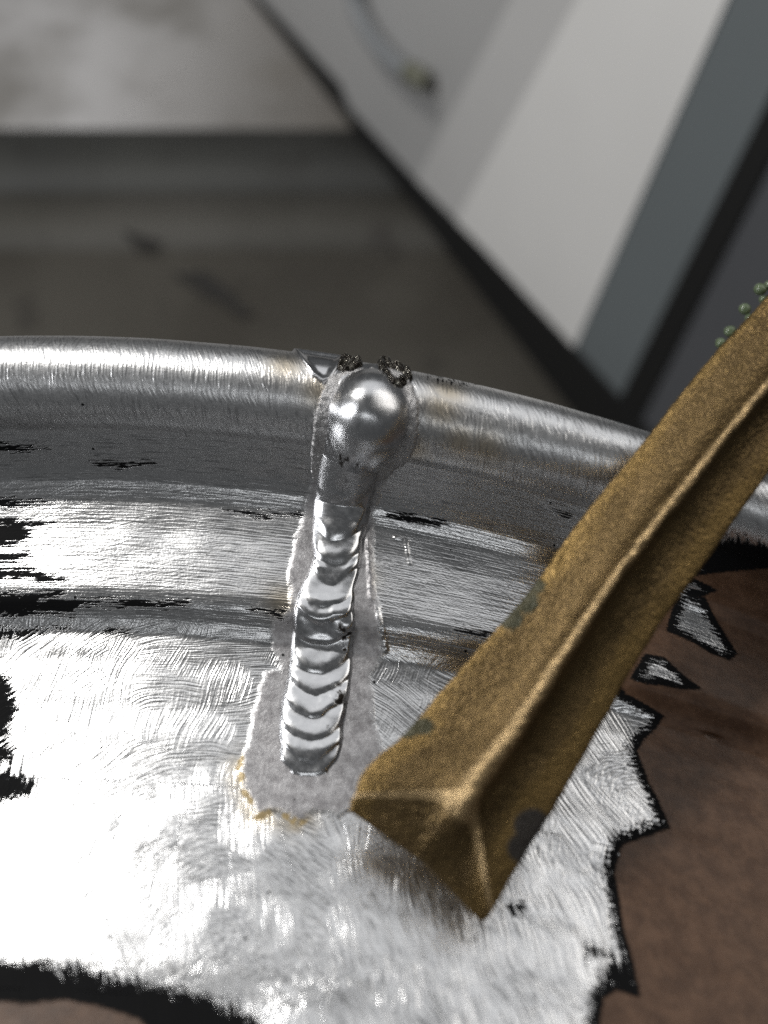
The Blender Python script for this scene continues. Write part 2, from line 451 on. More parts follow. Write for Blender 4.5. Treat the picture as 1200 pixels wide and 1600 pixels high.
# short file nicks along the outer edge right of the crater
nick = np.array(to_st(672, 583))
dn = to_st(1112, 1150); H = H - 0.5 * np.exp(-(((X - dn[0]) / 0.9) ** 2 + ((T - dn[1]) / 0.45) ** 2)) + 0.25 * np.exp(-(((X - dn[0]) / 1.6) ** 2 + ((T - dn[1] + .7) / 0.5) ** 2))
V3 = P + N * H[..., None]
crust = np.zeros(X.shape)
for (cx, ct), r in zip(crust_pts, crust_r): crust = np.maximum(crust, np.exp(-((X - cx) ** 2 + (T - ct) ** 2) / (5 * r * r)))
crust *= np.exp(-((sh + .1) / 0.75) ** 2) * (0.8 + 1.5 * vnoise(X / 0.9, T / 0.9, 1))
straw = np.zeros(X.shape)
for cx, ct in crust_pts[:9]: straw = np.maximum(straw, 1.3 * np.exp(-((X - cx) ** 2 + (T - ct) ** 2) / 5.0) * (0.6 + vnoise(X / 1.5, T / 1.5, 2)))
for cx, ct in straw_pts: straw = np.maximum(straw, np.exp(-((X - cx) ** 2 + (T - ct) ** 2) / 9.0))
cA = to_st(330, 1560); cB = to_st(900, 700)
WX = X + 5 * vnoise(X / 16, T / 16, 1) + 1.2 * vnoise(X / 5, T / 5, 2); WT = T + 5 * vnoise(X / 16, T / 16, 3) + 1.2 * vnoise(X / 5, T / 5, 0)
rA = np.hypot(WX - cA[0], WT - cA[1]); aA = np.arctan2(T - cA[1], X - cA[0]) * 30
cB = (to_st(800, 1400)[0] + 30, to_st(800, 1400)[1] - 10)
rB = np.hypot(WX - cB[0], WT - cB[1]); aB = np.arctan2(T - cB[1], X - cB[0]) * 40
w_lip = smooth(T_LIP + 1.5, T_LIP - 1.5, T) if False else 1 - smooth(T_LIP - 1.5, T_LIP + 1.5, T)
t_led = to_st(80, 975)[1]
w_wall = (1 - smooth(t_led - 3, t_led + 2, T)) * (1 - w_lip)
z0 = np.zeros_like(X)
attrs = dict(st=np.stack([X, T, z0], -1).reshape(-1, 3), arc_a=np.stack([rA, aA, z0], -1).reshape(-1, 3), arc_b=np.stack([rB, aB, z0], -1).reshape(-1, 3),
             slant=np.stack([X * .94 - T * .34, T * .94 + X * .34, z0], -1).reshape(-1, 3),
             sd_brown=sb.ravel(), sd_ink=si.ravel(), sd_haz=sh.ravel(), w_lip=w_lip.ravel(), w_wall=w_wall.ravel(), crust=crust.ravel(), straw=straw.ravel())
rim = empty('wheel_rim', (0, 0, 0))
tag(rim, 'curved silver metal wheel rim with ground-off brown paint and a weld bead running down it', 'wheel rim')
F = grid_faces(len(xs), len(ts))[:, ::-1]
Vf = V3.reshape(-1, 3)
tmid = T.ravel()[F].mean(1)
def sub_mesh(name, sel, mat, parent):
    f = F[sel]; used, inv = np.unique(f, return_inverse=True)
    return new_mesh(name, Vf[used], inv.reshape(f.shape), mat, parent, {kk: vv[used] for kk, vv in attrs.items()})
# split on exact grid rows so that the two parts share their seam
lip_o = sub_mesh('lip', tmid <= T_LIP, metal, rim)
tag(lip_o, 'rounded outer lip brushed crosswise')
bar_o = sub_mesh('barrel', tmid > T_LIP, metal, rim)
tag(bar_o, 'inner face stepping down from the lip, bare metal ringed by black primer and brown paint')

# ------------------------------------------------------------------ weld
def patch(name, poly_px, hfun, step, mat, parent, extra=None, cut=None, base_disp=True, edge=0.0):
    st = np.array(st_poly(poly_px)); lo = st.min(0) - .3; hi = st.max(0) + .3
    x = np.arange(lo[0], hi[0], step); t = np.arange(lo[1], hi[1], step)
    X_, T_ = np.meshgrid(x, t, indexing='ij')
    sd = sdf(st, X_, T_)
    P_, H_ = surf_d(X_, T_); N_ = normals(X_, T_)
    U_, V_, _ = project(P_)
    h = hfun(U_, V_, sd, X_, T_)
    Q = P_ + N_ * (H_ * base_disp + h)[..., None]
    f = grid_faces(len(x), len(t))[:, ::-1]
    keep = (sd.ravel()[f] > edge).all(1)
    at = dict(st=np.stack([X_, T_, 0 * X_], -1).reshape(-1, 3))
    if extra:
        for kk, fn in extra.items(): at[kk] = np.broadcast_to(fn(U_, V_, sd, X_, T_), X_.shape).ravel()
    return Q.reshape(-1, 3), f, keep, at, U_, V_
def patch_obj(name, poly_px, hfun, step, mat, parent, extra=None, sel=None):
    Q, f, keep, at, U_, V_ = patch(name, poly_px, hfun, step, mat, parent, extra)
    return finish_patch(name, Q, f, keep, at, mat, parent)
def finish_patch(name, Q, f, keep, at, mat, parent):
    f = f[keep]; used, inv = np.unique(f, return_inverse=True)
    return new_mesh(name, Q[used], inv.reshape(f.shape), mat, parent, {kk: vv[used] for kk, vv in at.items()})

# bead: centre line and half width (picture columns read off along its length)
BY = np.array([560, 585, 610, 640, 670, 700, 730, 760, 790, 820, 845, 870, 895, 915, 945, 975, 1010, 1050, 1090, 1130, 1165, 1190, 1212.0])
BXc = np.array([577, 577, 577, 577, 575, 562, 545, 540, 536, 531, 528, 526, 524, 512, 507, 507, 504, 500, 492, 488, 486, 484, 482.0])
BW = np.array([50, 60, 64, 66, 66, 62, 50, 48, 46, 44, 41, 40, 41, 45, 50, 50, 50, 52, 55, 54, 52, 47, 30.0])
BH = np.array([0.3, 1.0, 2.0, 3.0, 3.2, 3.2, 2.9, 2.6, 2.4, 2.2, 1.9, 1.5, 1.0, 0.7, 0.9, 1.0, 1.0, 1.05, 1.1, 1.05, 0.9, 0.6, 0.2])
EDG = np.array([560, 725, 786, 850, 892, 915, 951, 975, 1009, 1056, 1089, 1123, 1160, 1192, 1225.0])
_yy = np.arange(540, 1240.0); _g = np.hanning(41); _g /= _g.sum()
def _smt(A):
    q = np.interp(_yy, BY, A); return np.convolve(np.r_[np.full(20, q[0]), q, np.full(20, q[-1])], _g, 'valid')
BXc, BW, BH = _smt(BXc), _smt(BW), _smt(BH); BY = _yy
def bead_phase(U_, V_):
    l = (U_ - np.interp(V_, BY, BXc)) / np.interp(V_, BY, BW)
    wob = 9 * vnoise(U_ / 26, V_ / 26, 2) + 3 * vnoise(U_ / 9, V_ / 12, 1)
    curve = np.interp(V_, [700, 760, 1200], [6, 30, 34.0])
    s = V_ + curve * l * l + wob
    j = np.clip(np.searchsorted(EDG, s) - 1, 0, len(EDG) - 2)
    fr = np.clip((s - EDG[j]) / (EDG[j + 1] - EDG[j]), 0, 1)
    return l, s, j, fr
def bead_h(U_, V_, sd, X_, T_):
    l, s, j, fr = bead_phase(U_, V_)
    ex = np.interp(V_, [720, 860, 930], [2.0, 2.3, 3.6]); env = np.clip(1 - np.abs(l) ** ex, 0, 1) ** 0.62
    h = np.interp(V_, BY, BH) * env
    amp = np.interp(V_, [715, 760, 890, 900, 930, 960, 1000, 1180, 1215], [0, 0.5, 0.38, .2, .12, .30, .30, .26, .18])
    prof_ = np.where(fr < 0.68, np.sin(np.clip(fr / 0.68, 0, 1) * math.pi / 2) ** 1.6, np.cos((fr - 0.68) / 0.32 * math.pi / 2) ** 1.15)
    prof_ = prof_ * np.array([1, 1, .9, .8, .8, 1, 1.1, .9, 1.15, .75, 1.05, .8, .7, .7])[j]
    h = h + amp * prof_ * env ** .5 * (j > 0)
    rb = 1 - ((U_ - 577) / 66.0) ** 2 - ((V_ - 656) / 71.0) ** 2
    ball = 5.6 * np.clip(rb, 0, 1) ** 0.6 + 0.5 * vnoise(U_ / 38, V_ / 42, 2) * (rb > 0)
    h = np.maximum(h, ball) + 0.5 * np.exp(-((h - ball) / 0.7) ** 2) * (rb > -.3)
    h = h + 0.03 * fbm(X_ / 3, T_ / 3, 2)
    return h - 0.25 * (1 - smooth(0.0, 0.7, sd)) - 0.02
def poly_from(yl, sc=1.0):
    L = []; Rr = []
    for y in yl:
        c = np.interp(y, BY, BXc) + (3 * math.sin(y * .11) if y > 760 else 0); w = np.interp(y, BY, BW) * sc + (2.5 * math.sin(y * .17 + 1) if y > 760 else 0)
        L.append((c - w, y)); Rr.append((c + w, y))
    return L + Rr[::-1]
bead_poly = poly_from([572, 590, 610, 640, 670, 700, 730, 760, 790, 820, 845, 870, 895, 915, 945, 975, 1010, 1050, 1090, 1130, 1165, 1190, 1205, 1214])
def soot_f(U_, V_, sd, X_, T_):
    s = 0
    for (a, b, r, k_) in ((540, 985, 14, 1), (542, 1005, 13, 1), (530, 1082, 12, 1), (533, 1100, 9, 1), (516, 1140, 5, .8), (482, 1182, 7, .5), (545, 690, 16, .8), (575, 698, 14, .55), (530, 655, 9, .5), (598, 690, 10, .4), (545, 735, 8, .4)):
        s = s + k_ * np.exp(-((U_ - a) ** 2 + (V_ - b) ** 2) / (r * r)) * (0.6 + 2.2 * fbm(U_ / 7, V_ / 7, 3, 1))
    return np.clip(1.6 * s - .35, 0, 1)
Q, f, keep, at, U_, V_ = patch('weld', bead_poly, bead_h, 0.11, weldm, None,
    extra=dict(soot=soot_f, ground=lambda U, V, sd, X, T: np.clip(np.interp(V, [560, 640, 760, 800], [.9, .8, .5, 0.15]), 0, 1)))
l_, s_, j_, fr_ = bead_phase(U_, V_)
jf = np.median(j_.ravel()[f], axis=1).astype(int)
weld_root = new_mesh('weld_bead', *(lambda s: (Q[np.unique(f[s])], np.unique(f[s], return_inverse=True)[1].reshape(-1, 4)))(keep & (jf == 0)), weldm, rim,
                     {kk: vv[np.unique(f[keep & (jf == 0)])] for kk, vv in at.items()})
tag(weld_root, 'shiny rounded ball of weld at the lip, head of the bead')
for jj in range(1, len(EDG) - 1):
    s = keep & (jf == jj)
    if s.any(): finish_patch('weld_ripple', Q, f, s, at, weldm, weld_root)

# raised rough skirt round the ball
skirt_poly = [(512, 590), (498, 620), (489, 660), (485, 710), (486, 748), (505, 760), (540, 765), (585, 768), (612, 742), (634, 722), (652, 695), (657, 660), (655, 630), (646, 604), (628, 588), (600, 580), (550, 580)]
def skirt_h(U_, V_, sd, X_, T_):
    r = np.hypot((U_ - 575) / 1.0, (V_ - 655) / 1.15)
    rag = smooth(0.0, 0.55, sd + 0.35 * fbm(X_ / .5, T_ / .5, 3, 2))
    return rag * (1.1 + .25 * fbm(X_ / 1.0, T_ / 1.0, 3, 1)) * smooth(770, 735, V_) - 0.2
def ss_rev(a, b, x): return 1 - smooth(b, a, x)
def skirt_h(U_, V_, sd, X_, T_):
    rag = smooth(0.0, 0.5, sd + 0.35 * fbm(X_ / .5, T_ / .5, 3, 2))
    return rag * (1.25 + .3 * fbm(X_ / 1.0, T_ / 1.0, 3, 1)) * (1 - smooth(715, 768, V_)) - 0.2
patch_obj('weld_skirt', skirt_poly, skirt_h, 0.13, skin, weld_root)

# mirror-smooth melted scoop left of the ball
scoop_poly = [(458, 543), (490, 548), (536, 554), (530, 580), (520, 596), (504, 602), (486, 588), (470, 568)]
patch_obj('melted_scoop', scoop_poly, lambda U, V, sd, X, T: 0.75 * smooth(0, 0.5, sd) - 0.55 * smooth(0.3, 1.8, sd) - .1, 0.12, weldm, weld_root,
          extra=dict(soot=lambda U, V, sd, X, T: 0 * sd, ground=lambda U, V, sd, X, T: 0 * sd))
# two burnt craters on the edge
def crater_h(r0):
    def fn(U_, V_, sd, X_, T_):
        e = np.exp(-((sd - .5) / .45) ** 2)
        return np.maximum(bead_h(U_, V_, sd + 3, X_, T_), 0) * (np.abs((U_ - 577) / 66) < 1) - 0.3 + smooth(-.1, .5, sd) * (0.2 + 0.5 * e + 0.9 * fbm(X_ / .75, T_ / .75, 3, 1)) + r0
    return fn
c1 = [(546 + 21 * math.cos(a) * (1 + .12 * math.sin(3 * a)), 572 + 16 * math.sin(a)) for a in np.linspace(0, 2 * math.pi, 14)[:-1]]
patch_obj('burnt_crater', c1, crater_h(0.35), 0.1, slag, weld_root)
c2 = [(588, 570), (602, 565), (622, 568), (642, 578), (646, 592), (638, 606), (626, 616), (613, 612), (602, 597), (590, 583)]
patch_obj('burnt_crater', c2, crater_h(0.35), 0.1, slag, weld_root)

# ------------------------------------------------------------------ the bronze bar
def surf_at(u, v):
    x, t = to_st(u, v); return surf(np.array(x), np.array(t))
def lift(u, v, mm):
    p = surf_at(u, v); d = CAM - p; return p + d / np.linalg.norm(d) * mm
Lp = lift(545, 1250, 15.5); Bp = lift(768, 1440, 9.0); Fp = lift(1030, 690, 6.5)
bn = np.cross(Bp - Lp, Fp - Lp); bn /= np.linalg.norm(bn)
if (CAM - Lp) @ bn < 0: bn = -bn
left_px = np.array([(537, 1244), (545, 1212), (572, 1181), (606, 1158), (690, 1062), (760, 985), (830, 905), (900, 806), (950, 745), (1000, 685), (1055, 612), (1110, 545), (1150, 505), (1205, 445), (1260, 385), (1420, 215)], float)
right_px = np.array([(770, 1450), (800, 1395), (828, 1350), (852, 1308), (885, 1255), (918, 1195), (958, 1122), (1000, 1045), (1052, 965), (1103, 895), (1160, 812), (1215, 735), (1270, 660), (1330, 580), (1390, 500), (1560, 290)], float)
ridge_px = np.array([(742, 1240), (752, 1215), (772, 1190), (795, 1160), (838, 1095), (872, 1040), (915, 975), (955, 912), (1000, 852), (1050, 788), (1108, 715), (1160, 650), (1215, 585), (1270, 515), (1330, 440), (1500, 240)], float)
def pl(p, off): return on_plane(p[:, 0], p[:, 1], Lp + bn * off, bn)
def resamp3(Pn, n):
    s = np.linspace(0, 1, len(Pn)); t = np.linspace(0, 1, n)
    return np.stack([np.interp(t, s, Pn[:, i]) for i in range(Pn.shape[1])], 1)
NS = 420
Lc = resamp3(pl(left_px, 0), NS); Rc = resamp3(pl(right_px, 0), NS)
ridge_h = 5.2
Mc = resamp3(pl(ridge_px, ridge_h), NS)
mid = (Lc + Rc) / 2
kk = np.hanning(31); kk /= kk.sum()
def sm(A):
    B = A.copy()
    for i in range(3):
        pad = np.r_[A[0, i] + (A[:15, i][::-1] - A[0, i]) * -1, A[:, i], np.full(15, A[-1, i])]
        B[:, i] = np.convolve(pad, kk, 'valid')
    return B
Lc, Rc, Mc = sm(Lc), sm(Rc), sm(Mc)
def crosssec(L, M, R, n1=44):
    """left edge - dished face - ridge - dished face - right edge, then the hidden underside"""
    pts = []; tags = []
    s = np.linspace(0, 1, n1)
    hM = (M - L) @ bn
    for a in s:
        p = L * (1 - a) + M * a
        base = p - bn * (hM * a)
        hh = hM * (0.16 * math.sin(math.pi * min(a * 1.15, 1)) + a ** 3.2)
        if a > .86: hh = hM * (1 - 40 * (1 - a) ** 2.3)
        hh = min(hh, hM)
        pts.append(base + bn * hh); tags.append((a, 0))
    for a in s[1:]:
        p = M * (1 - a) + R * a
        hp = hM * (1 - a)
        base = p - bn * hp
        b = 1 - a
        hh = hM * (0.22 * math.sin(math.pi * min(b * 1.1, 1)) * a + b ** 3.6)
        if b > .86: hh = hM * (1 - 48 * (1 - b) ** 2.3)
        pts.append(base + bn * hh); tags.append((1 + a, 0))
    w = R - L
    for a, dn in ((1.0, -1.2), (0.97, -2.4), (0.84, -4.0), (.65, -4.6), (0.5, -4.7), (.35, -4.6), (0.16, -4.0), (0.03, -2.4), (0.0, -1.2)):
        pts.append(L + w * a + bn * dn); tags.append((3, 0))
    return np.array(pts), np.array(tags)
rings = []
for i in range(NS):
    r, tg = crosssec(Lc[i], Mc[i], Rc[i])
    rings.append(r)
rings = np.array(rings)                       # NS x K x 3
K = rings.shape[1]
# lower end: rings walk from the V-shaped top contour in to the sloping end face
top = rings[0].copy(); along = (Lc[0] + Rc[0]) / 2 - (Lc[30] + Rc[30]) / 2; along /= np.linalg.norm(along)
nt = 87
Lend = pl(np.array([(534.0, 1266)]), -1.0)[0]; Bend = pl(np.array([(762.0, 1456)]), -0.5)[0]
tgt = np.array([Lend * (1 - a) + Bend * a + bn * (-0.3) for a in np.linspace(0, 1, nt)])
caps = []
for q in np.linspace(0, 1, 34)[1:]:
    r = top.copy()
    e = q
    r[:nt] = top[:nt] * (1 - e) + tgt * e
    und = top[nt:]
    r[nt:] = und * 1.0
    caps.append(r)
# close underneath: bring the contour's line down to the underside line
last = caps[-1].copy(); line = last[:nt].copy()
for q in (0.5, 1.0):
    r = last.copy()
    ulin = np.array([top[K - 1] * (1 - a) + top[nt] * a for a in np.linspace(0, 1, nt)]) - bn * 3.0 * np.sin(np.linspace(0, math.pi, nt))[:, None] ** .5
    r[:nt] = line * (1 - q) + ulin * q
    caps.append(r)
ALL = np.concatenate([np.array(caps)[::-1], rings], 0)
nc = len(caps)
# round the edges: smooth over the grid
for it in range(16):
    B = ALL.copy()
    B[1:-1] = 0.5 * ALL[1:-1] + 0.25 * (ALL[2:] + ALL[:-2])
    B2 = 0.5 * B + 0.25 * (np.roll(B, 1, 1) + np.roll(B, -1, 1))
    ALL = B2
# cast unevenness
nr = ALL.shape[0]
si_, ki_ = np.meshgrid(np.arange(nr), np.arange(K), indexing='ij')
g1 = np.gradient(ALL, axis=0); g2 = np.gradient(ALL, axis=1)
nn = np.cross(g1, g2); nn /= np.linalg.norm(nn, axis=-1, keepdims=True) + 1e-9
if (nn[nr // 2, 44] @ bn) < 0: nn = -nn
slen = np.r_[0, np.cumsum(np.linalg.norm(np.diff(ALL.mean(1), axis=0), axis=1))][:, None] + 0 * ki_
clen = np.concatenate([np.zeros((nr, 1)), np.cumsum(np.linalg.norm(np.diff(ALL, axis=1), axis=2), axis=1)], 1)
ridge_w = np.exp(-((ki_ - 43) / (3.0 + 3.0 * np.exp(-((si_ - nc) / 130.0) ** 2))) ** 2) * np.clip((si_ - nc + 14) / 10.0, 0, 1)
disp = 0.22 * fbm(slen / 3.6, clen / 3.6, 3, 0) + ridge_w * 0.38 * fbm(slen / 1.5, clen / 1.2, 3, 2)
edge_w = np.exp(-((ki_ - 0) / 3.0) ** 2) + np.exp(-((ki_ - 86) / 3.0) ** 2)
disp = disp + edge_w * 0.20 * fbm(slen / 1.1, clen / 1.1, 2, 1)
ALL = ALL + nn * disp[..., None]
U_b, V_b, _ = project(ALL)
top_face = ki_ < 87
def blob(c, r, sq=1.0): return np.exp(-(((U_b - c[0]) ** 2 + ((V_b - c[1]) / sq) ** 2) / (r * r)) ** 2)
patch_a = np.maximum.reduce([blob((838, 915), 16), blob((822, 940), 22), blob((798, 965), 22), blob((660, 1135), 22, .7), blob((636, 1143), 20, .6)]) * top_face
patch_b = np.maximum.reduce([blob((832, 1292), 32), blob((815, 1325), 25), blob((852, 1300), 22)]) * top_face
worn = np.clip(ridge_w * 1.1 + (np.exp(-((si_ - nc) / 5.0) ** 2)) * top_face + 0.5 * edge_w, 0, 1) * top_face
gilt = np.clip(np.exp(-(ki_ / 15.0) ** 2) * .9 + np.exp(-((ki_ - 76) / 13.0) ** 2) * .8 + .5 * fbm(slen / 9, clen / 5, 3, 1), 0, 1)
Fb = grid_faces(nr, K)
wrap = np.stack([np.arange(nr - 1) * K + K - 1, np.arange(nr - 1) * K, np.arange(1, nr) * K, np.arange(1, nr) * K + K - 1], 1)
Fb = np.concatenate([Fb, wrap])
def bronze_mat():
    m = NT('cast_bronze')
    p = m.attr('bst', True)
    f = m.noise(p, (1.5, 1.5, 1), 2.0, 0.6); f2 = m.noise(p, (2.8, 2.8, 1), 1.0, 0.6, off=(4, 4, 4)); b = m.noise(p, (0.16, 0.22, 1), 3.0, 0.6, off=(1, 9, 1))
    col = m.mixc(m.ss(b, 0.35, 0.65), C(0.110, 0.071, 0.028), C(0.185, 0.120, 0.050))
    col = m.mixc(m.ss(f2, 0.55, 0.68), col, C(0.34, 0.225, 0.08))
    col = m.mixc(m.ss(f, 0.38, 0.28), col, C(0.08, 0.05, 0.022))
    ed = m.attr('gilt')
    col = m.mixc(m.math('MULTIPLY', m.ss(m.math('ADD', ed, m.math('MULTIPLY', m.math('SUBTRACT', f, 0.5), 1.2)), 0.25, 0.85), 0.75), m.mixc(0.45, col, C(0.10, 0.070, 0.036)), C(0.25, 0.162, 0.058))
    w = m.attr('worn')
    col = m.mixc(m.ss(m.math('MULTIPLY', w, m.math('ADD', f, 0.4)), 0.25, 0.8), col, C(0.44, 0.31, 0.16))
    nb = m.math('MULTIPLY', m.math('SUBTRACT', m.noise(p, (1.5, 1.5, 1), 4.0, 0.7), 0.5), 1.6)
    ga = m.ss(m.math('ADD', m.attr('verdigris'), nb), 0.35, 0.75)
    col = m.mixc(m.math('MULTIPLY', ga, 0.85), col, C(0.014, 0.022, 0.009))
    gb = m.ss(m.math('ADD', m.attr('char'), m.math('MULTIPLY', nb, .5)), 0.3, 0.65)
    col = m.mixc(m.math('MULTIPLY', gb, 0.93), col, C(0.022, 0.022, 0.024))
    h = m.math('ADD', m.math('MULTIPLY', f, 1.0), m.math('MULTIPLY', f2, 0.55))
    m.bump(h, 0.00027)
    metal_ = m.mixf(m.math('MAXIMUM', ga, gb), 0.88, 0.35)
    return m.out(col, m.mixf(f2, 0.26, 0.42), metal_)
bronze = bronze_mat()
bar = empty('bronze_bar', (0, 0, 0))
tag(bar, 'rough gold bronze cast bar with a raised ridge lying diagonally across the silver rim', 'metal bar')
ba = dict(bst=np.stack([slen, clen, 0 * slen], -1).reshape(-1, 3), worn=worn.ravel(), gilt=gilt.ravel(), verdigris=patch_a.ravel(), char=patch_b.ravel())
BV = ALL.reshape(-1, 3)
ring_id = Fb[:, 0] // K
def bar_piece(name, sel):
    ff = Fb[sel]; used, inv = np.unique(ff, return_inverse=True)
    return new_mesh(name, BV[used], inv.reshape(ff.shape), bronze, bar, {a: v[used] for a, v in ba.items()})
bar_piece('shaft', ring_id >= nc)
e_o = bar_piece('end_face', ring_id < nc); tag(e_o, 'darker triangular sloping end')

# green nodules on the upper edge
def bead_material():
    m = NT('pale_verdigris')
    g = m.n.new('ShaderNodeTexCoord').outputs['Object']
    n = m.noise(g, (900, 900, 900), 3.0, 0.6)
    return m.out(m.mixc(n, C(0.04, 0.055, 0.025), C(0.17, 0.22, 0.13)), 0.16, 0.0)
verd = bead_material()
for (u, v, r) in ((1123, 534, 0.97), (1138, 516, 1.08), (1161, 481, 1.08), (1168, 495, 0.81), (1185, 450, 1.15), (1190, 466, 0.81), (1199, 444, 0.94)):
    c = on_plane(np.array(float(u) + 3), np.array(float(v) + 2), Lp - bn * 1.2, bn)
    bm = bmesh.new(); bmesh.ops.create_icosphere(bm, subdivisions=3, radius=1.0)
    Vv = np.array([p.co[:] for p in bm.verts]); Ff = np.array([[q.index for q in ff.verts] for ff in bm.faces]); bm.free()
    Vv = Vv * (1 + 0.12 * vnoise(Vv[:, :1] * 2 + u, Vv[:, 1:2] * 2 + v)) * r * .85 * np.array([1, 1, .85])
    new_mesh('green_nodule', Vv + c, Ff, verd, bar)

# ------------------------------------------------------------------ background: workshop floor and cabinet
FZ = -800.0
def concrete(name, c1, c2, c3, rough, sc=1.0):
    m = NT(name)
    g = m.n.new('ShaderNodeTexCoord').outputs['Object']
    n = m.noise(g, (3.2 * sc, 3.2 * sc, 3), 5.0, 0.62); q = m.noise(g, (9 * sc, 6 * sc, 3), 4.0, 0.7, off=(3, 2, 1))
    col = m.mixc(m.ss(n, 0.35, 0.65), c1, c2)
    col = m.mixc(m.ss(q, 0.56, 0.70), col, c3)
    if name == 'sunlit_tone':      # blends to brown towards the cabinet side
        sx = m.n.new('ShaderNodeSeparateXYZ'); m.l.new(g, sx.inputs[0])
        k_ = m.math('ADD', sx.outputs[0], m.math('MULTIPLY', m.math('SUBTRACT', n, 0.5), 1.2))
        col = m.mixc(m.ss(k_, -0.42, 0.02, 0.0, 0.8), col, C(0.14, 0.122, 0.10))
    m.bump(m.noise(g, (60, 60, 60), 4.0, 0.7), 0.002, 0.4)
    return m.out(col, rough, 0.0)
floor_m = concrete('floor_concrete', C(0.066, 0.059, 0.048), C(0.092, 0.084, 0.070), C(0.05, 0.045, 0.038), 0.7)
sunlit_m = concrete('sunlit_tone', C(0.20, 0.186, 0.168), C(0.54, 0.525, 0.52), C(0.26, 0.24, 0.215), 0.5, 0.8)  # sunlight on the floor put into a paler concrete colour
shadow_m = concrete('shadow_tone', C(0.040, 0.040, 0.037), C(0.055, 0.055, 0.05), C(0.035, 0.034, 0.03), 0.65)  # shadow on the floor put into a darker colour
zn = np.array([0, 0, 1.0])
def fpt(u, v, z=FZ): return on_plane(np.array(float(u)), np.array(float(v)), np.array([0, 0, z]), zn)
def box_mesh(name, lo, hi, mat, parent=None):
    lo = np.array(lo, float); hi = np.array(hi, float)
    V = np.array([[(lo, hi)[i][0], (lo, hi)[j][1], (lo, hi)[k_][2]] for i in (0, 1) for j in (0, 1) for k_ in (0, 1)])
    F_ = np.array([[0, 1, 3, 2], [4, 6, 7, 5], [0, 4, 5, 1], [2, 3, 7, 6], [0, 2, 6, 4], [1, 5, 7, 3]])
    return new_mesh(name, V, F_, mat, parent, smooth_shade=False)
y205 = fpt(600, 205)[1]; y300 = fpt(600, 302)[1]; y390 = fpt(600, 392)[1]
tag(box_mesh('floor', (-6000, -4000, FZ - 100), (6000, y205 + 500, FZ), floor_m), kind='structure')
tag(box_mesh('floor_shadow_band', (-6000, y300, FZ - 20), (6000, y205, FZ + 4), shadow_m), kind='structure')  # thin dark sheet standing for the shadow band across the floor
tag(box_mesh('floor_sunlit_area', (-6000, y205 + 1, FZ - 90), (6000, 9000, FZ + 8), sunlit_m), kind='structure')  # pale sheet standing for the sunlit part of the floor
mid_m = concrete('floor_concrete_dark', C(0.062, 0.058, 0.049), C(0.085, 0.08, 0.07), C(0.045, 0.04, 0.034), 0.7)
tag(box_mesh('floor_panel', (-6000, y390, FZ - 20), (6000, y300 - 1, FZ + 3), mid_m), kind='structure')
# oil stains
def stain(pts, r):
    m_ = bpy.data.materials.get('oil_stain')
    if not m_:
        q = NT('oil_stain'); q.out(C(0.018, 0.016, 0.014), 0.6, 0.0); m_ = q.mat
    V = []; F_ = []
    n = 28
    c = fpt(*pts[0]); d = fpt(*pts[1])
    ax = (d - c) / 2; ce = (c + d) / 2; L = np.linalg.norm(ax); ax = ax / L; ay = np.array([-ax[1], ax[0], 0])
    for i in range(n):
        a = 2 * math.pi * i / n
        w = 1 + 0.25 * math.sin(3 * a + pts[0][0]) + 0.15 * math.sin(7 * a)
        V.append(ce + ax * math.cos(a) * L * w + ay * math.sin(a) * r * w + np.array([0, 0, 6.0]))
    V.append(ce + np.array([0, 0, 6.3])); F_ = [[i, (i + 1) % n, n] for i in range(n)]
    return new_mesh('oil_stain', V, F_, m_, None, smooth_shade=False)
for o, lb in ((stain([(285, 425), (385, 490)], 16), 'dark oily stain on the brown floor just behind the lip'), (stain([(200, 370), (250, 395)], 14), 'smaller faint stain on the floor left of the long oily stain')):
    tag(o, lb, 'stain')

# cabinet: vertical face over the floor line
A = fpt(905, 650); B_ = fpt(395, 0)
ax = (B_ - A); Lax = np.linalg.norm(ax); ax /= Lax
cn = np.cross(ax, zn); 
if (CAM - A) @ cn < 0: cn = -cn
def cp(u, v, off=0.0): return on_plane(np.array(float(u)), np.array(float(v)), A + cn * off, cn)
def prism(name, pts_px, off, depth, mat, parent):
    """a board on the cabinet face: outline on the face, its own thickness"""
    f0 = np.array([cp(u, v, 0) for u, v in pts_px])
    n = len(f0)
    V = np.concatenate([f0 + cn * off, f0 + cn * (off - depth)])
    fr = list(range(n))
    bm = bmesh.new()
    vs = [bm.verts.new(tuple(p * MM)) for p in V]
    bm.faces.new([vs[i] for i in fr]); bm.faces.new([vs[n + i] for i in fr][::-1])
    for i in fr: bm.faces.new([vs[i], vs[n + i], vs[n + (i + 1) % n], vs[(i + 1) % n]])
    bmesh.ops.recalc_face_normals(bm, faces=bm.faces)
    me = bpy.data.meshes.new(name); bm.to_mesh(me); bm.free(); me.materials.append(mat)
    o = bpy.data.objects.new(name, me); scene.collection.objects.link(o); o.parent = parent
    return o
def paint(name, c, rough=0.45, var=0.06):
    m = NT(name)
    g = m.n.new('ShaderNodeTexCoord').outputs['Object']
    n = m.noise(g, (5, 5, 5), 4.0, 0.6)
    col = m.mixc(n, C(*[q * (1 - var) for q in c]), C(*[min(1, q * (1 + var)) for q in c]))
    m.bump(m.noise(g, (400, 400, 400), 2.0), 0.0004, 0.3)
    return m.out(col, rough, 0.0)
pa = paint('grey_tone', (0.46, 0.455, 0.45)); pb = paint('light_grey_tone', (0.62, 0.61, 0.60))
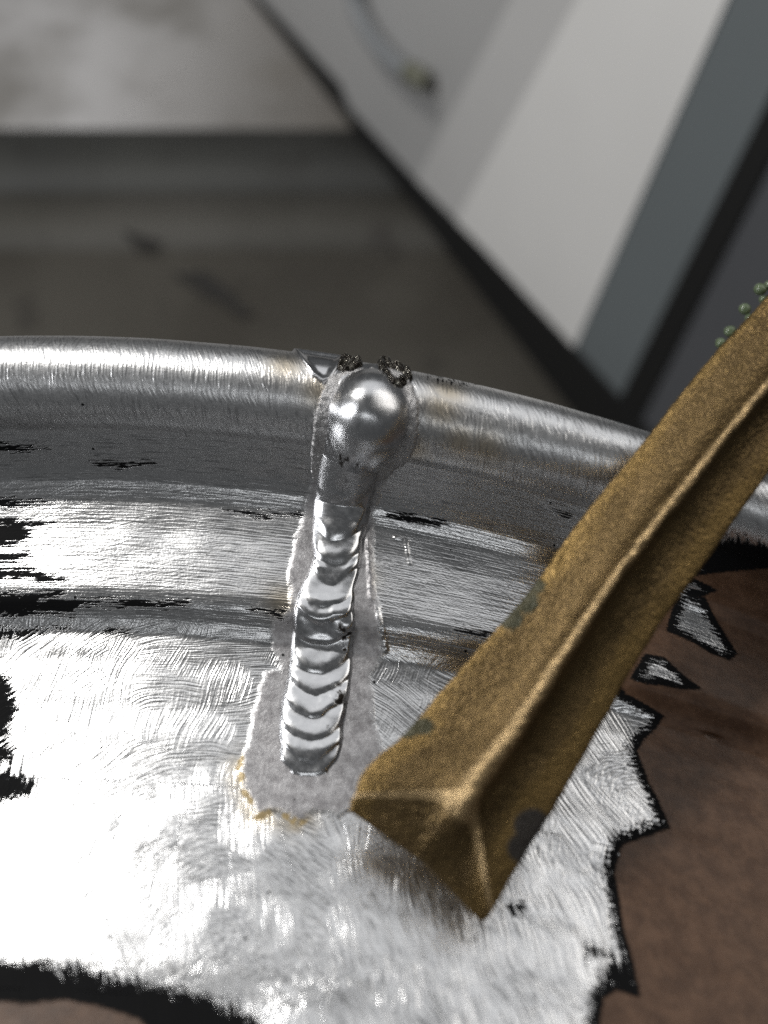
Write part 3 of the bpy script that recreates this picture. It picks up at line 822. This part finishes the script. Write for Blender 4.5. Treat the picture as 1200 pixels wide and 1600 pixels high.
pc = paint('white_tone', (0.86, 0.845, 0.825)); pd = paint('slate_tone', (0.17, 0.19, 0.198)); pe = paint('charcoal_tone', (0.10, 0.103, 0.112)); pk = paint('seal_gap_black', (0.006, 0.006, 0.006), 0.7)  # one flat tone per stripe of the cabinet face
cab = empty('cabinet', (0, 0, 0))
tag(cab, 'blurred white and grey striped machine cabinet with a black strip for the shaded gap at its foot, standing on the floor', 'cabinet')
def ln(p, q, y):  # x on line at y
    return p[0] + (q[0] - p[0]) * (y - p[1]) / (q[1] - p[1])
TOPY = -420
def edge_pts(p, q): return (ln(p, q, TOPY), TOPY)
e1 = ((662, 262), (800, 0)); e2 = ((715, 345), (905, 0)); e3 = ((893, 558), (1140, 0)); e4 = ((962, 640), (1175, 215)); e5 = ((1010, 640), (1225, 215))
foot = lambda x: 170 + (x - 540) * (640 - 170) / (978 - 540)
back = prism('body', [(300, -140), (540, 170), (962, 622), (1400, 1080), (1500, TOPY), (250, TOPY)], -6, 500, pa, cab)
def panel(name, el, er, mat, off, ybl, ybr):
    return prism(name, [(ln(*el, ybl), ybl), (ln(*er, ybr), ybr), edge_pts(*er), edge_pts(*el)], off, 7, mat, cab)
panel('side_panel', ((330, -120), (330.01, -130)), e1, pa, 0, -60, 262) if False else None
prism('side_panel', [(378, -20), (532, 140), (538, 165), (662, 296), (ln(*e1, 292), 292) if False else (664, 298), edge_pts(*e1), (300, TOPY)], 0, 7, pa, cab)
panel('side_panel', e1, e2, pb, 1.5, 298 - 0, 356)
panel('side_panel', e2, e3, pc, 3, 352, 558)
panel('side_panel', e3, e4, pd, 1, 552, 642)
panel('door_seal', e4, e5, pk, 4, 650, 700)
prism('side_panel', [(ln(*e5, 690), 690), (1400, 1050), (1500, TOPY), edge_pts(*e5)], 0.5, 7, pe, cab)
# black strip painted as the shaded gap under the cabinet, with the notch
prism('gap_shade', [(376, -30), (410, 0), (532, 132), (546, 168), (640, 270), (760, 390), (900, 541), (990, 640), (1300, 985), (1150, 1005), (905, 660), (700, 410), (600, 275), (500, 150), (372, -20)], 6, 14, pk, cab)
# hose hooked on the cabinet
def tube(name, P, r, mat, parent, n=14):
    P = np.array(P, float); s = np.linspace(0, 1, len(P)); t = np.linspace(0, 1, 60)
    deg = min(3, len(P) - 1)
    Q_ = np.stack([np.polyval(np.polyfit(s, P[:, i], deg), t) for i in range(3)], 1)
    tg_ = np.gradient(Q_, axis=0); tg_ /= np.linalg.norm(tg_, axis=1, keepdims=True)
    s1 = np.cross(tg_, zn); s1 /= np.linalg.norm(s1, axis=1, keepdims=True); s2 = np.cross(tg_, s1)
    V = np.concatenate([[Q_[i] + r * (s1[i] * math.cos(a) + s2[i] * math.sin(a)) for a in np.linspace(0, 2 * math.pi, n + 1)[:-1]] for i in range(60)])
    F_ = np.array([[i * n + j, i * n + (j + 1) % n, (i + 1) * n + (j + 1) % n, (i + 1) * n + j] for i in range(59) for j in range(n)])
    return new_mesh(name, V, F_, mat, parent)
hm = paint('hose_grey', (0.24, 0.25, 0.26)); km = paint('hose_end', (0.16, 0.16, 0.12))
tube('handle', [cp(552, -30, 14), cp(562, 20, 18), cp(585, 65, 18), cp(620, 100, 18), (cp(655, 122, 16))], 13, hm, cab)
tube('handle_cap', [cp(640, 112, 16), cp(655, 122, 18), cp(664, 127, 16)], 14, km, cab)
